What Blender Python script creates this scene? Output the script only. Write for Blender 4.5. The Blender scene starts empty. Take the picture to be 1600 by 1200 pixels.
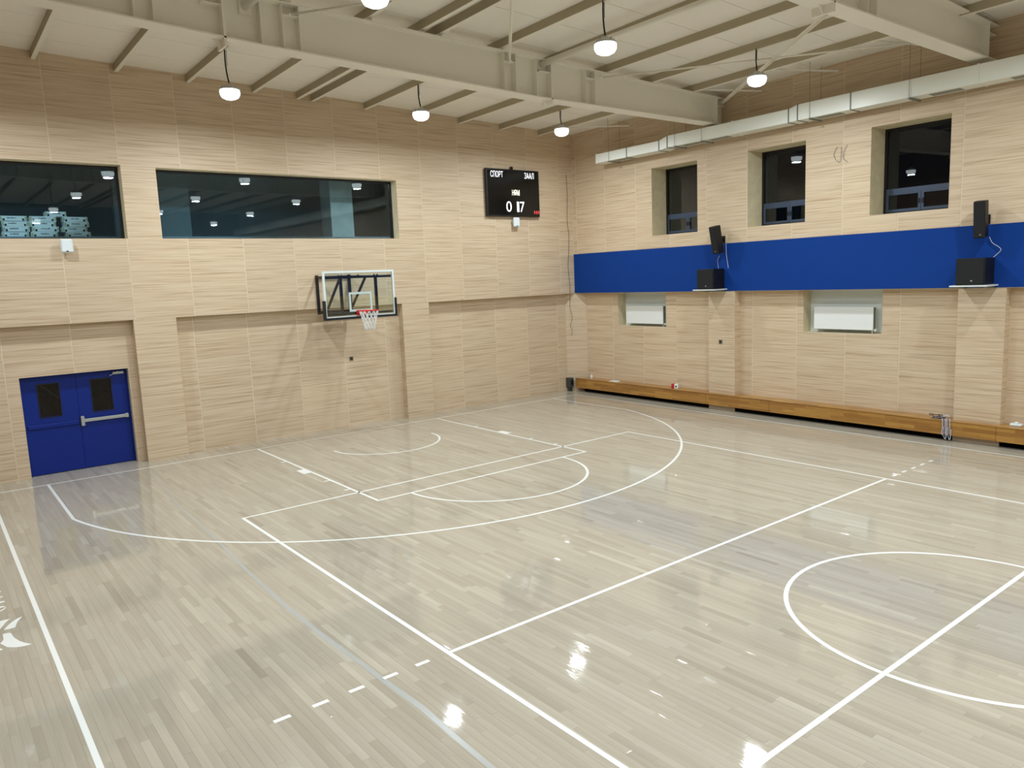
import bpy, math, random
from mathutils import Vector, Matrix
random.seed(7)
S = bpy.context.scene
C = S.collection
PI = math.pi

# ------------------------------------------------------------------ camera, world, exposure
CAM = Vector((-8.24, -17.0805, 3.654))
YAW, PITCH, ROLL = -0.6611, -0.1391, -0.0403
FPX = 1184.6
def cam_axes():
    cy, sy, cp, sp = math.cos(YAW), math.sin(YAW), math.cos(PITCH), math.sin(PITCH)
    f = Vector((-sy*cp, cy*cp, sp)); r = Vector((cy, sy, 0)); u = r.cross(f)
    cr, sr = math.cos(ROLL), math.sin(ROLL)
    return cr*r + sr*u, -sr*r + cr*u, f
RX, UX, FX = cam_axes()
cd = bpy.data.cameras.new('camera'); cam = bpy.data.objects.new('camera', cd); C.objects.link(cam)
cd.sensor_fit = 'HORIZONTAL'; cd.sensor_width = 36.0; cd.lens = FPX/1600*36.0
cd.clip_start = 0.05; cd.clip_end = 200
m = Matrix((RX, UX, -FX)).transposed().to_4x4(); m.translation = CAM
cam.matrix_world = m
S.camera = cam
w = bpy.data.worlds.new('night'); S.world = w; w.use_nodes = True
w.node_tree.nodes['Background'].inputs[0].default_value = (0.004, 0.006, 0.010, 1)
w.node_tree.nodes['Background'].inputs[1].default_value = 1.0
S.view_settings.view_transform = 'Standard'; S.view_settings.look = 'None'
S.view_settings.gamma = 1.0; S.view_settings.use_curve_mapping = False
S.view_settings.exposure = 0.14
S.cycles.use_denoising = True
S.cycles.max_bounces = 10; S.cycles.diffuse_bounces = 5; S.cycles.glossy_bounces = 5
S.cycles.transparent_max_bounces = 12
S.cycles.sample_clamp_indirect = 8.0
LAMP_W = 108.0
LAMP_COLOR = (0.92, 1.0, 1.04)

# ------------------------------------------------------------------ materials
def lin(c):
    c /= 255.0
    return c/12.92 if c <= 0.04045 else ((c+0.055)/1.055)**2.4
def rgb(r, g, b): return (lin(r), lin(g), lin(b), 1.0)
MATS = {}
def mat(name, col, rough=0.5, metal=0.0, emit=None, strength=0.0, noise=0.0, nscale=(8, 8, 8), coat=0.0, spec=0.5):
    m = bpy.data.materials.new(name); m.use_nodes = True
    nt = m.node_tree; b = nt.nodes['Principled BSDF']
    b.inputs['Base Color'].default_value = col
    b.inputs['Roughness'].default_value = rough; b.inputs['Metallic'].default_value = metal
    b.inputs['Specular IOR Level'].default_value = spec
    if coat: b.inputs['Coat Weight'].default_value = coat; b.inputs['Coat Roughness'].default_value = 0.08
    if emit:
        b.inputs['Emission Color'].default_value = emit; b.inputs['Emission Strength'].default_value = strength
    if noise:
        tc = nt.nodes.new('ShaderNodeTexCoord'); mp = nt.nodes.new('ShaderNodeMapping'); mp.inputs['Scale'].default_value = nscale
        n = nt.nodes.new('ShaderNodeTexNoise'); n.inputs['Scale'].default_value = 1.0; n.inputs['Detail'].default_value = 5
        mx = nt.nodes.new('ShaderNodeMix'); mx.data_type = 'RGBA'
        mx.inputs['A'].default_value = tuple(c*(1-noise) for c in col[:3])+(1,)
        mx.inputs['B'].default_value = tuple(min(1, c*(1+noise)) for c in col[:3])+(1,)
        nt.links.new(tc.outputs['Object'], mp.inputs[0]); nt.links.new(mp.outputs[0], n.inputs['Vector'])
        nt.links.new(n.outputs[0], mx.inputs['Factor']); nt.links.new(mx.outputs['Result'], b.inputs['Base Color'])
    MATS[name] = m
    return m

def wood_panel(name, c_dark, c_mid, c_light, zs=15.0, hs=0.7, rough=0.55):
    """Pale laminate with horizontal grain: stretched noise, shifted for every panel."""
    m = mat(name, c_mid, rough); nt = m.node_tree; b = nt.nodes['Principled BSDF']
    tc = nt.nodes.new('ShaderNodeTexCoord'); oi = nt.nodes.new('ShaderNodeObjectInfo')
    off = nt.nodes.new('ShaderNodeVectorMath'); off.operation = 'SCALE'; off.inputs[0].default_value = (31, 57, 43)
    nt.links.new(oi.outputs['Random'], off.inputs['Scale'])
    ad = nt.nodes.new('ShaderNodeVectorMath'); ad.operation = 'ADD'
    nt.links.new(tc.outputs['Object'], ad.inputs[0]); nt.links.new(off.outputs[0], ad.inputs[1])
    def noise(scale, det):
        mp = nt.nodes.new('ShaderNodeMapping'); mp.inputs['Scale'].default_value = scale
        nt.links.new(ad.outputs[0], mp.inputs[0])
        n = nt.nodes.new('ShaderNodeTexNoise'); n.inputs['Scale'].default_value = 1; n.inputs['Detail'].default_value = det
        nt.links.new(mp.outputs[0], n.inputs['Vector']); return n
    n1 = noise((hs, hs, zs), 4.0); n2 = noise((hs*1.7, hs*1.7, zs*4), 2.0)
    mxn = nt.nodes.new('ShaderNodeMix'); mxn.data_type = 'FLOAT'; mxn.inputs[0].default_value = 0.35
    nt.links.new(n1.outputs[0], mxn.inputs[2]); nt.links.new(n2.outputs[0], mxn.inputs[3])
    cr = nt.nodes.new('ShaderNodeValToRGB')
    e = cr.color_ramp.elements; e[0].position = 0.34; e[0].color = c_dark; e[1].position = 0.62; e[1].color = c_light
    k = e.new(0.47); k.color = c_mid
    nt.links.new(mxn.outputs[0], cr.inputs[0])
    hsv = nt.nodes.new('ShaderNodeHueSaturation')
    mr = nt.nodes.new('ShaderNodeMapRange'); mr.inputs['To Min'].default_value = 0.965; mr.inputs['To Max'].default_value = 1.03
    nt.links.new(oi.outputs['Random'], mr.inputs['Value']); nt.links.new(mr.outputs[0], hsv.inputs['Value'])
    nt.links.new(cr.outputs[0], hsv.inputs['Color']); nt.links.new(hsv.outputs[0], b.inputs['Base Color'])
    return m

def glass_mat(name, tint, rough=0.0, haze=0.0, ior=1.5):
    """Clear pane: straight-through light tinted, plus a Fresnel reflection."""
    m = bpy.data.materials.new(name); m.use_nodes = True; nt = m.node_tree
    for n in list(nt.nodes): nt.nodes.remove(n)
    o = nt.nodes.new('ShaderNodeOutputMaterial'); mx = nt.nodes.new('ShaderNodeMixShader')
    t = nt.nodes.new('ShaderNodeBsdfTransparent'); t.inputs[0].default_value = tint
    g = nt.nodes.new('ShaderNodeBsdfGlossy'); g.inputs['Roughness'].default_value = rough; g.inputs[0].default_value = (1, 1, 1, 1)
    f = nt.nodes.new('ShaderNodeFresnel'); f.inputs['IOR'].default_value = ior
    nt.links.new(f.outputs[0], mx.inputs[0]); nt.links.new(t.outputs[0], mx.inputs[1]); nt.links.new(g.outputs[0], mx.inputs[2])
    nt.links.new(mx.outputs[0], o.inputs[0])
    MATS[name] = m; return m

wood_panel('panel_wood', rgb(183, 158, 127), rgb(208, 186, 157), rgb(218, 200, 173), zs=34.0, hs=0.8)
mat('dark_wood', rgb(112, 82, 52), 0.6, noise=0.12, nscale=(0.8, 0.8, 20))
mat('joint', rgb(228, 215, 188), 0.5)
mat('reveal', rgb(216, 204, 172), 0.8, noise=0.22, nscale=(5, 5, 5))
mat('ceiling_cream', rgb(246, 243, 235), 0.6, noise=0.03, nscale=(1, 1, 1))
mat('steel_cream', rgb(244, 241, 230), 0.45)
mat('blue_paint', rgb(8, 58, 138), 0.8, spec=0.2, noise=0.05, nscale=(2, 2, 2))
mat('door_blue', rgb(5, 38, 128), 0.45, spec=0.3)
mat('black_frame', rgb(17, 20, 24), 0.4)
mat('slate_frame', rgb(58, 74, 98), 0.4)
mat('black_plastic', rgb(14, 14, 17), 0.5)
mat('black_metal', rgb(16, 17, 19), 0.4)
mat('speaker_cloth', rgb(15, 17, 20), 0.8, noise=0.3, nscale=(120, 120, 120))
mat('duct_white', rgb(238, 242, 234), 0.35)
mat('galvanised', rgb(128, 132, 126), 0.5, metal=0.2)
mat('vent_dark', rgb(150, 152, 142), 0.6)
mat('white_enamel', rgb(235, 240, 240), 0.3)
mat('niche_paint', rgb(222, 230, 228), 0.7)
mat('white_plastic', rgb(225, 235, 238), 0.35)
mat('silver', rgb(190, 196, 196), 0.3, metal=0.5)
mat('line_paint', rgb(246, 250, 248), 0.09)
mat('tape', rgb(205, 210, 210), 0.25)
mat('concrete', rgb(205, 214, 210), 0.85, noise=0.25, nscale=(3, 3, 3))
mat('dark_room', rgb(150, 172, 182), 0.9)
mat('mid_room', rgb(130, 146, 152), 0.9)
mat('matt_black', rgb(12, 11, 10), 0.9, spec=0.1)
mat('purlin_dark', rgb(176, 166, 140), 0.55)
mat('square_line', rgb(196, 216, 216), 0.4)
mat('bench_end', rgb(60, 62, 62), 0.5)
mat('rim_red', rgb(205, 44, 34), 0.35)
mat('net_white', rgb(235, 238, 238), 0.7)
mat('pad_black', rgb(14, 18, 26), 0.5)
mat('board_white', rgb(226, 240, 242), 0.3)
mat('dull_plate', rgb(120, 112, 92), 0.5)
mat('wire_black', rgb(28, 28, 26), 0.6)
mat('wire_white', rgb(205, 205, 220), 0.5)
mat('wire_grey', rgb(120, 124, 130), 0.5)
mat('carton_white', rgb(240, 248, 250), 0.6)
mat('carton_dark', rgb(34, 44, 48), 0.6)
mat('carton_patch', rgb(188, 192, 150), 0.6)
mat('print_blue', rgb(70, 86, 104), 0.6)
mat('red_card', rgb(188, 28, 34), 0.5)
mat('lamp_housing', rgb(196, 198, 198), 0.4)
mat('lamp_glow', (1, 1, 1, 1), 0.4, emit=(0.92, 1.0, 1.0, 1), strength=3.5)
mat('led_white', (0, 0, 0, 1), 0.5, emit=(0.93, 0.96, 1.0, 1), strength=2.2)
mat('led_yellow', (0, 0, 0, 1), 0.5, emit=(1.0, 0.98, 0.72, 1), strength=3.0)
mat('led_red', (0, 0, 0, 1), 0.5, emit=(1.0, 0.07, 0.08, 1), strength=2.0)
mat('screen_black', rgb(8, 9, 11), 0.18)
glass_mat('tinted_pane', (0.82, 0.92, 0.95, 1))
glass_mat('clear_pane', (0.90, 0.95, 0.93, 1))
glass_mat('night_pane', (0.5, 0.55, 0.56, 1))
glass_mat('door_pane', (0.15, 0.15, 0.13, 1))

def floor_material():
    m = mat('floor_wood', rgb(190, 186, 168), 0.045, spec=0.5); nt = m.node_tree; b = nt.nodes['Principled BSDF']
    at = nt.nodes.new('ShaderNodeAttribute'); at.attribute_name = 'tone'
    cr = nt.nodes.new('ShaderNodeValToRGB'); e = cr.color_ramp.elements
    e[0].position = 0.0; e[0].color = rgb(160, 151, 135); e[1].position = 1.0; e[1].color = rgb(198, 192, 176)
    k = e.new(0.45); k.color = rgb(180, 172, 156)
    nt.links.new(at.outputs['Fac'], cr.inputs[0])
    tc = nt.nodes.new('ShaderNodeTexCoord'); mp = nt.nodes.new('ShaderNodeMapping'); mp.inputs['Scale'].default_value = (28, 0.9, 1)
    n = nt.nodes.new('ShaderNodeTexNoise'); n.inputs['Scale'].default_value = 1; n.inputs['Detail'].default_value = 5
    nt.links.new(tc.outputs['Object'], mp.inputs[0]); nt.links.new(mp.outputs[0], n.inputs['Vector'])
    mr = nt.nodes.new('ShaderNodeMapRange'); mr.inputs['From Min'].default_value = 0.3; mr.inputs['From Max'].default_value = 0.7
    mr.inputs['To Min'].default_value = 0.94; mr.inputs['To Max'].default_value = 1.05
    nt.links.new(n.outputs[0], mr.inputs['Value'])
    h = nt.nodes.new('ShaderNodeHueSaturation'); nt.links.new(mr.outputs[0], h.inputs['Value']); nt.links.new(cr.outputs[0], h.inputs['Color'])
    nt.links.new(h.outputs[0], b.inputs['Base Color'])
    # lacquer: slightly wavy, finer across the boards
    mp2 = nt.nodes.new('ShaderNodeMapping'); mp2.inputs['Scale'].default_value = (20, 5, 1)
    n2 = nt.nodes.new('ShaderNodeTexNoise'); n2.inputs['Scale'].default_value = 1; n2.inputs['Detail'].default_value = 3
    nt.links.new(tc.outputs['Object'], mp2.inputs[0]); nt.links.new(mp2.outputs[0], n2.inputs['Vector'])
    bp = nt.nodes.new('ShaderNodeBump'); bp.inputs['Strength'].default_value = 0.5; bp.inputs['Distance'].default_value = 0.0012
    nt.links.new(n2.outputs[0], bp.inputs['Height']); nt.links.new(bp.outputs[0], b.inputs['Normal'])
    return m
floor_material()

def bench_material():
    m = mat('bench_wood', rgb(150, 100, 40), 0.3, coat=0.3); nt = m.node_tree; b = nt.nodes['Principled BSDF']
    tc = nt.nodes.new('ShaderNodeTexCoord'); sp = nt.nodes.new('ShaderNodeSeparateXYZ'); cb = nt.nodes.new('ShaderNodeCombineXYZ')
    ad = nt.nodes.new('ShaderNodeMath'); ad.operation = 'ADD'
    nt.links.new(tc.outputs['Object'], sp.inputs[0])
    nt.links.new(sp.outputs['Y'], cb.inputs['X']); nt.links.new(sp.outputs['X'], ad.inputs[0]); nt.links.new(sp.outputs['Z'], ad.inputs[1])
    nt.links.new(ad.outputs[0], cb.inputs['Y'])
    br = nt.nodes.new('ShaderNodeTexBrick'); nt.links.new(cb.outputs[0], br.inputs['Vector'])
    br.inputs['Scale'].default_value = 1; br.inputs['Brick Width'].default_value = 0.62; br.inputs['Row Height'].default_value = 0.075
    br.inputs['Mortar Size'].default_value = 0.001; br.inputs['Bias'].default_value = 0.0
    br.inputs['Color1'].default_value = rgb(180, 134, 64); br.inputs['Color2'].default_value = rgb(148, 102, 46); br.inputs['Mortar'].default_value = rgb(116, 78, 34)
    mp = nt.nodes.new('ShaderNodeMapping'); mp.inputs['Scale'].default_value = (9, 3.2, 22)
    n = nt.nodes.new('ShaderNodeTexNoise'); n.inputs['Scale'].default_value = 1; n.inputs['Detail'].default_value = 4
    nt.links.new(tc.outputs['Object'], mp.inputs[0]); nt.links.new(mp.outputs[0], n.inputs['Vector'])
    mr = nt.nodes.new('ShaderNodeMapRange'); mr.inputs['To Min'].default_value = 0.75; mr.inputs['To Max'].default_value = 1.25
    nt.links.new(n.outputs[0], mr.inputs['Value'])
    h = nt.nodes.new('ShaderNodeHueSaturation'); nt.links.new(mr.outputs[0], h.inputs['Value']); nt.links.new(br.outputs['Color'], h.inputs['Color'])
    nt.links.new(h.outputs[0], b.inputs['Base Color'])
bench_material()

# ------------------------------------------------------------------ mesh helpers
class MB:
    def __init__(s): s.v = []; s.f = []; s.mi = []; s.tone = []; s.smooth = []
    def face(s, idx, mi=0, tone=0.5, smooth=False): s.f.append(idx); s.mi.append(mi); s.tone.append(tone); s.smooth.append(smooth)
    def box(s, x0, x1, y0, y1, z0, z1, mi=0, skip='', dz=None):
        """dz: function (x, y) added to the height of every corner"""
        n = len(s.v)
        for z in (z0, z1):
            for (x, y) in ((x0, y0), (x1, y0), (x1, y1), (x0, y1)):
                s.v.append((x, y, z + (dz(x, y) if dz else 0)))
        F = {'b': (0, 3, 2, 1), 't': (4, 5, 6, 7), 'f': (0, 1, 5, 4), 'k': (2, 3, 7, 6), 'r': (1, 2, 6, 5), 'l': (3, 0, 4, 7)}
        for k, q in F.items():
            if k not in skip: s.face([n+i for i in q], mi if not isinstance(mi, dict) else mi.get(k, mi.get('*', 0)))
        return s
    def bevbox(s, x0, x1, y0, y1, z0, z1, b=0.01, mi=0):
        """box with all edges chamfered"""
        cx, cy, cz = (x0+x1)/2, (y0+y1)/2, (z0+z1)/2; hx, hy, hz = (x1-x0)/2, (y1-y0)/2, (z1-z0)/2
        b = min(b, hx*.9, hy*.9, hz*.9); n = len(s.v); ix = {}
        for sx in (-1, 1):
            for sy in (-1, 1):
                for sz in (-1, 1):
                    for a in range(3):
                        p = [hx-b, hy-b, hz-b]; p[a] = (hx, hy, hz)[a]
                        ix[(sx, sy, sz, a)] = len(s.v); s.v.append((cx+sx*p[0], cy+sy*p[1], cz+sz*p[2]))
        def quad(q, nrm):
            a, b_, c = (Vector(s.v[q[i]]) for i in (0, 1, 2))
            if (b_-a).cross(c-a).dot(Vector(nrm)) < 0: q = q[::-1]
            s.face(list(q), mi)
        for a in range(3):
            o = [i for i in range(3) if i != a]
            for sg in (-1, 1):
                q = []
                for s1, s2 in ((-1, -1), (1, -1), (1, 1), (-1, 1)):
                    k = [0, 0, 0]; k[a] = sg; k[o[0]] = s1; k[o[1]] = s2; q.append(ix[tuple(k)+(a,)])
                nr = [0, 0, 0]; nr[a] = sg; quad(q, nr)
            for s1 in (-1, 1):
                for s2 in (-1, 1):
                    q = []
                    for (sg, ax) in ((-1, o[0]), (1, o[0]), (1, o[1]), (-1, o[1])):
                        k = [0, 0, 0]; k[a] = sg; k[o[0]] = s1; k[o[1]] = s2; q.append(ix[tuple(k)+(ax,)])
                    nr = [0, 0, 0]; nr[o[0]] = s1; nr[o[1]] = s2; quad(q, nr)
        for sx in (-1, 1):
            for sy in (-1, 1):
                for sz in (-1, 1): quad([ix[(sx, sy, sz, i)] for i in range(3)], (sx, sy, sz))
        return s
    def prism(s, pts, z0, z1, mi=0):
        n = len(s.v); k = len(pts)
        A = sum(pts[i][0]*pts[(i+1) % k][1]-pts[(i+1) % k][0]*pts[i][1] for i in range(k))
        if A < 0: pts = pts[::-1]
        for z in (z0, z1):
            for p in pts: s.v.append((p[0], p[1], z))
        s.face([n+i for i in range(k)][::-1], mi); s.face([n+k+i for i in range(k)], mi)
        for i in range(k): s.face([n+i, n+(i+1) % k, n+k+(i+1) % k, n+k+i], mi)
        return s
    def tube(s, pts, r, n=8, mi=0, closed=False, caps=True):
        pts = [Vector(p) for p in pts]; N = len(pts); base = len(s.v); rings = []
        up = None
        for i, p in enumerate(pts):
            a = pts[(i-1) % N] if (closed or i > 0) else p
            b = pts[(i+1) % N] if (closed or i < N-1) else p
            d = (b-a).normalized()
            if up is None:
                up = Vector((0, 0, 1)) if abs(d.z) < .9 else Vector((1, 0, 0))
            x = d.cross(up); x = x.normalized() if x.length > 1e-6 else d.orthogonal().normalized()
            y = x.cross(d).normalized(); up = y
            rr = r(i/(N-1)) if callable(r) else r
            ring = []
            for k in range(n):
                t = 2*PI*k/n; ring.append(len(s.v)); s.v.append(tuple(p+x*math.cos(t)*rr+y*math.sin(t)*rr))
            rings.append(ring)
        M = N if closed else N-1
        for i in range(M):
            A, B = rings[i], rings[(i+1) % N]
            for k in range(n): s.face([A[k], B[k], B[(k+1) % n], A[(k+1) % n]], mi, smooth=True)
        if caps and not closed: s.face(rings[0][:], mi); s.face(rings[-1][::-1], mi)
        return s
    def bar(s, p, q, w, h, mi=0, up=(0, 0, 1)):
        """rectangular bar from p to q"""
        p, q = Vector(p), Vector(q); d = (q-p).normalized(); up = Vector(up)
        x = d.cross(up); x = x.normalized() if x.length > 1e-4 else d.orthogonal().normalized(); y = x.cross(d).normalized()
        n = len(s.v)
        for e in (p, q):
            for a, b in ((-1, -1), (1, -1), (1, 1), (-1, 1)): s.v.append(tuple(e+x*a*w/2+y*b*h/2))
        for qd in ((3, 2, 1, 0), (4, 5, 6, 7), (0, 1, 5, 4), (1, 2, 6, 5), (2, 3, 7, 6), (3, 0, 4, 7)): s.face([n+i for i in qd], mi)
        return s
    def lathe(s, prof, c=(0, 0, 0), n=20, mi=0):
        base = len(s.v)
        for (r, z) in prof:
            for k in range(n):
                t = 2*PI*k/n; s.v.append((c[0]+r*math.cos(t), c[1]+r*math.sin(t), c[2]+z))
        for i in range(len(prof)-1):
            for k in range(n):
                a = base+i*n; b = a+n
                s.face([a+k, a+(k+1) % n, b+(k+1) % n, b+k], mi, smooth=True)
        return s
    def mesh(s, name, mats):
        me = bpy.data.meshes.new(name); me.from_pydata(s.v, [], s.f); me.update()
        for mm in ([mats] if isinstance(mats, str) else mats): me.materials.append(MATS[mm])
        me.polygons.foreach_set('material_index', s.mi); me.polygons.foreach_set('use_smooth', s.smooth)
        return me
    def build(s, name, mats, parent=None, loc=(0, 0, 0), rot=(0, 0, 0), tone=False, fix=False):
        me = s.mesh(name, mats)
        if tone:
            a = me.attributes.new('tone', 'FLOAT', 'FACE'); a.data.foreach_set('value', s.tone)
        if fix:
            import bmesh
            bm = bmesh.new(); bm.from_mesh(me); bmesh.ops.recalc_face_normals(bm, faces=bm.faces); bm.to_mesh(me); bm.free()
        return link(name, me, parent, loc, rot)
def link(name, me, parent=None, loc=(0, 0, 0), rot=(0, 0, 0)):
    o = bpy.data.objects.new(name, me); C.objects.link(o); o.location = loc; o.rotation_euler = rot
    if parent: o.parent = parent
    return o
def tag(o, label, cat, group=None):
    o['label'] = label; o['category'] = cat
    if group: o['group'] = group
    return o
def thing(name, label, cat, loc=(0, 0, 0), group=None, rot=(0, 0, 0)):
    o = bpy.data.objects.new(name, None); C.objects.link(o); o.location = loc; o.rotation_euler = rot
    o.empty_display_size = 0.1
    return tag(o, label, cat, group)
def struct(o): o['kind'] = 'structure'; return o
def rects(r, holes):
    """split rectangle (a0,a1,b0,b1) minus holes into rectangles"""
    a0, a1, b0, b1 = r
    H = [(max(a0, h[0]), min(a1, h[1]), max(b0, h[2]), min(b1, h[3])) for h in holes]
    H = [h for h in H if h[1]-h[0] > 1e-4 and h[3]-h[2] > 1e-4]
    if not H: return [r]
    A = sorted({a0, a1, *[h[0] for h in H], *[h[1] for h in H]}); out = []
    for i in range(len(A)-1):
        am = (A[i]+A[i+1])/2; B = sorted((h[2], h[3]) for h in H if h[0] < am < h[1]); cur = b0
        for lo, hi in B:
            if lo > cur+1e-4: out.append((A[i], A[i+1], cur, lo))
            cur = max(cur, hi)
        if b1 > cur+1e-4: out.append((A[i], A[i+1], cur, b1))
    # join neighbouring columns of equal height
    res = []
    for q in out:
        for j, p in enumerate(res):
            if abs(p[1]-q[0]) < 1e-6 and abs(p[2]-q[2]) < 1e-6 and abs(p[3]-q[3]) < 1e-6: res[j] = (p[0], q[1], p[2], p[3]); break
        else: res.append(q)
    return res

# ------------------------------------------------------------------ dimensions (metres; x along the baseline, y = 0 on the baseline, court towards -y)
YU, YL = 0.58, 0.80            # far wall: upper face / recessed lower face
XU, XL = 8.15, 8.40            # right wall: upper face / recessed lower face
XW, YB = -9.6, -29.0           # left wall, wall behind the viewpoint
ZB = 3.09                      # underside of the overhang
PT = 0.004                     # how far the panels stand proud
GAP = 0.008
def roof(x, y): return 8.16 - 0.032*x + 0.010*(0.58-y)
FAR_WIN = [(-7.9, -4.54, 4.79, 6.29), (-3.86, 1.96, 4.79, 6.27)]
R_WIN = [(-4.197, -2.64, 4.655, 6.475), (-7.26, -5.72, 4.66, 6.48), (-10.36, -8.77, 4.675, 6.505)]
NICHE = [(-2.885, -1.03, 2.095, ZB), (-8.985, -7.10, 2.09, ZB)]
DOOR = (-6.76, -4.77, 0.0, 2.06)
FAR_PIL = [(-4.61, -3.75), (1.92, 2.75)]
R_PIL = [(-5.35, -4.54), (-11.46, -10.61), (-17.5, -16.68), (-23.6, -22.8)]

_pcache = {}
def panel(parent, axis, plane, r, holes, matn='panel_wood', name='panel'):
    a0, a1, b0, b1 = r
    rs = rects((a0+GAP, a1-GAP, b0+0.0015, b1-0.0015), [(h[0]-.0, h[1]+.0, h[2]-.0, h[3]+.0) for h in holes])
    if not rs: return
    key = (axis, matn, tuple(tuple(round(v-(a0 if i < 2 else b0), 3) for i, v in enumerate(q)) for q in rs))
    if key not in _pcache:
        mb = MB()
        for q in rs:
            s0, s1, z0, z1 = q[0]-a0, q[1]-a0, q[2]-b0, q[3]-b0
            if axis == 'y': mb.box(s0, s1, 0, PT, z0, z1, skip='k')
            else: mb.box(0, PT, s0, s1, z0, z1, skip='r')
        _pcache[key] = mb.mesh(name, matn)
    link(name, _pcache[key], parent, (a0, plane, b0) if axis == 'y' else (plane, a0, b0))

# ------------------------------------------------------------------ far wall
core = MB()
M3 = {'f': 0, '*': 1}
for q in rects((XW, XU+PT, ZB, 8.75), FAR_WIN): core.box(q[0], q[1], YU+PT, 1.0, q[2], q[3], mi=M3)
for q in rects((XW, XL+.35, 0.0, ZB), [DOOR]): core.box(q[0], q[1], YL+PT, 1.15, q[2], q[3], mi=M3)
for a, b in FAR_PIL: core.box(a, b, YU+PT, YL+PT, 0, ZB, mi={'f': 0, 'l': 2, 'r': 2, '*': 1})
wall_far = struct(core.build('wall_far', ['joint', 'reveal', 'panel_wood']))
def seams(lo, hi, start, step):
    k = math.floor((lo-start)/step); out = [lo]
    while True:
        k += 1; v = start+k*step
        if v >= hi-0.05: break
        if v > lo+0.05: out.append(v)
    return out+[hi]
FS = seams(XW, XU, 0.29, 1.2125)
for i in range(len(FS)-1):
    for z0, z1 in ((ZB, 5.53), (5.53, 7.97), (7.97, 8.7)):
        panel(wall_far, 'y', YU, (FS[i], FS[i+1], z0, z1), FAR_WIN)
bays = [(XW, FAR_PIL[0][0]), (FAR_PIL[0][1], FAR_PIL[1][0]), (FAR_PIL[1][1], 7.93)]
for a, b in bays:
    ss = seams(a, b, 0.29, 1.2125)
    for i in range(len(ss)-1): panel(wall_far, 'y', YL, (ss[i], ss[i+1], 0.0, ZB), [DOOR])
for a, b in FAR_PIL: panel(wall_far, 'y', YU, (a-GAP, b+GAP, 0.0, ZB), [])

# ------------------------------------------------------------------ right wall
core = MB()
M4 = {'l': 0, '*': 1}
for q in rects((YB, YU+PT, ZB, 8.6), R_WIN): core.box(XU+PT, 9.0, q[0], q[1], q[2], q[3], mi=M4)
for q in rects((YB, YL+PT, 0.0, ZB), NICHE): core.box(XL+PT, 8.74, q[0], q[1], q[2], q[3], mi=M4)
for n in NICHE: core.box(8.74, 8.9, n[0]-.1, n[1]+.1, n[2]-.1, n[3]-.002, mi=3)
for a, b in R_PIL: core.box(XU+PT, XL+PT, a, b, 0, ZB, mi={'l': 0, 'f': 2, 'k': 2, '*': 1})
wall_right = struct(core.build('wall_right', ['joint', 'reveal', 'panel_wood', 'niche_paint']))
BLUE = (3.10, 4.30)
RS = seams(YB, YU, 0.41, 1.2225)
for i in range(len(RS)-1):
    for z0, z1 in ((BLUE[1], 6.53), (6.53, 8.5)):
        panel(wall_right, 'x', XU, (RS[i], RS[i+1], z0, z1), R_WIN)
ends = [0.33]+[v for a, b in R_PIL for v in (b, a)]+[YB]
for j in range(0, len(ends), 2):
    ss = seams(ends[j+1], ends[j], 0.41, 1.2225)
    for i in range(len(ss)-1): panel(wall_right, 'x', XL, (ss[i], ss[i+1], 0.0, ZB), NICHE)
for a, b in R_PIL: panel(wall_right, 'x', XU, (a-GAP, b+GAP, 0.0, ZB), [])
MB().box(XU-0.012, XU+PT, YB, YU-0.004, BLUE[0], BLUE[1]).build('blue_band', 'blue_paint', wall_right)
MB().prism([(7.93, YL), (XL, 0.33), (XL, YL)], 0, ZB-.001).build('corner_facing', 'panel_wood', wall_right)

# ------------------------------------------------------------------ left wall, wall behind the viewpoint, dark room beyond the far windows
wl = struct(MB().box(XW-.2, XW, YB, 1.15, 0, 8.9).build('wall_left', 'dark_wood'))
wb = struct(MB().box(XW, 9.0, YB-.2, YB, 0, 8.9).build('wall_back', 'dark_wood'))
room = MB()
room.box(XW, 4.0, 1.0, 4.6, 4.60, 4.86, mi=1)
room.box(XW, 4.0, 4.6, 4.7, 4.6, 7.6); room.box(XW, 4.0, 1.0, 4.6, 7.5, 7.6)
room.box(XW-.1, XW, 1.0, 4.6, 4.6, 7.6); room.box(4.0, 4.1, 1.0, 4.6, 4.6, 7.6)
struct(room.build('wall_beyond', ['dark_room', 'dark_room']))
col = MB().box(0.68, 1.32, 1.85, 2.45, 4.86, 7.5)
struct(col.build('trim_1', 'concrete'))
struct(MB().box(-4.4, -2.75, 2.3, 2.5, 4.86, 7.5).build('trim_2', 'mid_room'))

# ------------------------------------------------------------------ floor of boards
PW = 0.075
fl = struct(MB().box(XW, 8.6, YB, 1.15, -0.12, -0.012).build('floor', 'reveal'))
planks = []
x = XW
row = 0
while x < XL+.01:
    y = YB - random.uniform(0, 1.2)
    while y < 1.1:
        L = random.choice((0.45, 0.6, 0.75, 0.9, 1.05, 1.2, 1.4))
        y0, y1 = max(y, YB), min(y+L, 1.1)
        if y1-y0 > .02 and not (x > 8.15 and False):
            t = random.gauss(0.5, 0.10)
            if random.random() < .05: t -= random.uniform(.12, .25)
            if random.random() < .06: t += random.uniform(.1, .2)
            planks.append((x, min(x+PW, XL+PW), y0, y1, max(0, min(1, t)), max(-.011, min(.011, random.gauss(0, 0.0045))), random.gauss(0, 0.0006)))
        y += L
    x += PW; row += 1
def proj(p):
    d = Vector(p)-CAM; z = d.dot(FX)
    if z < .1: return None
    return 800+FPX*d.dot(RX)/z, 600-FPX*d.dot(UX)/z, z
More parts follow.
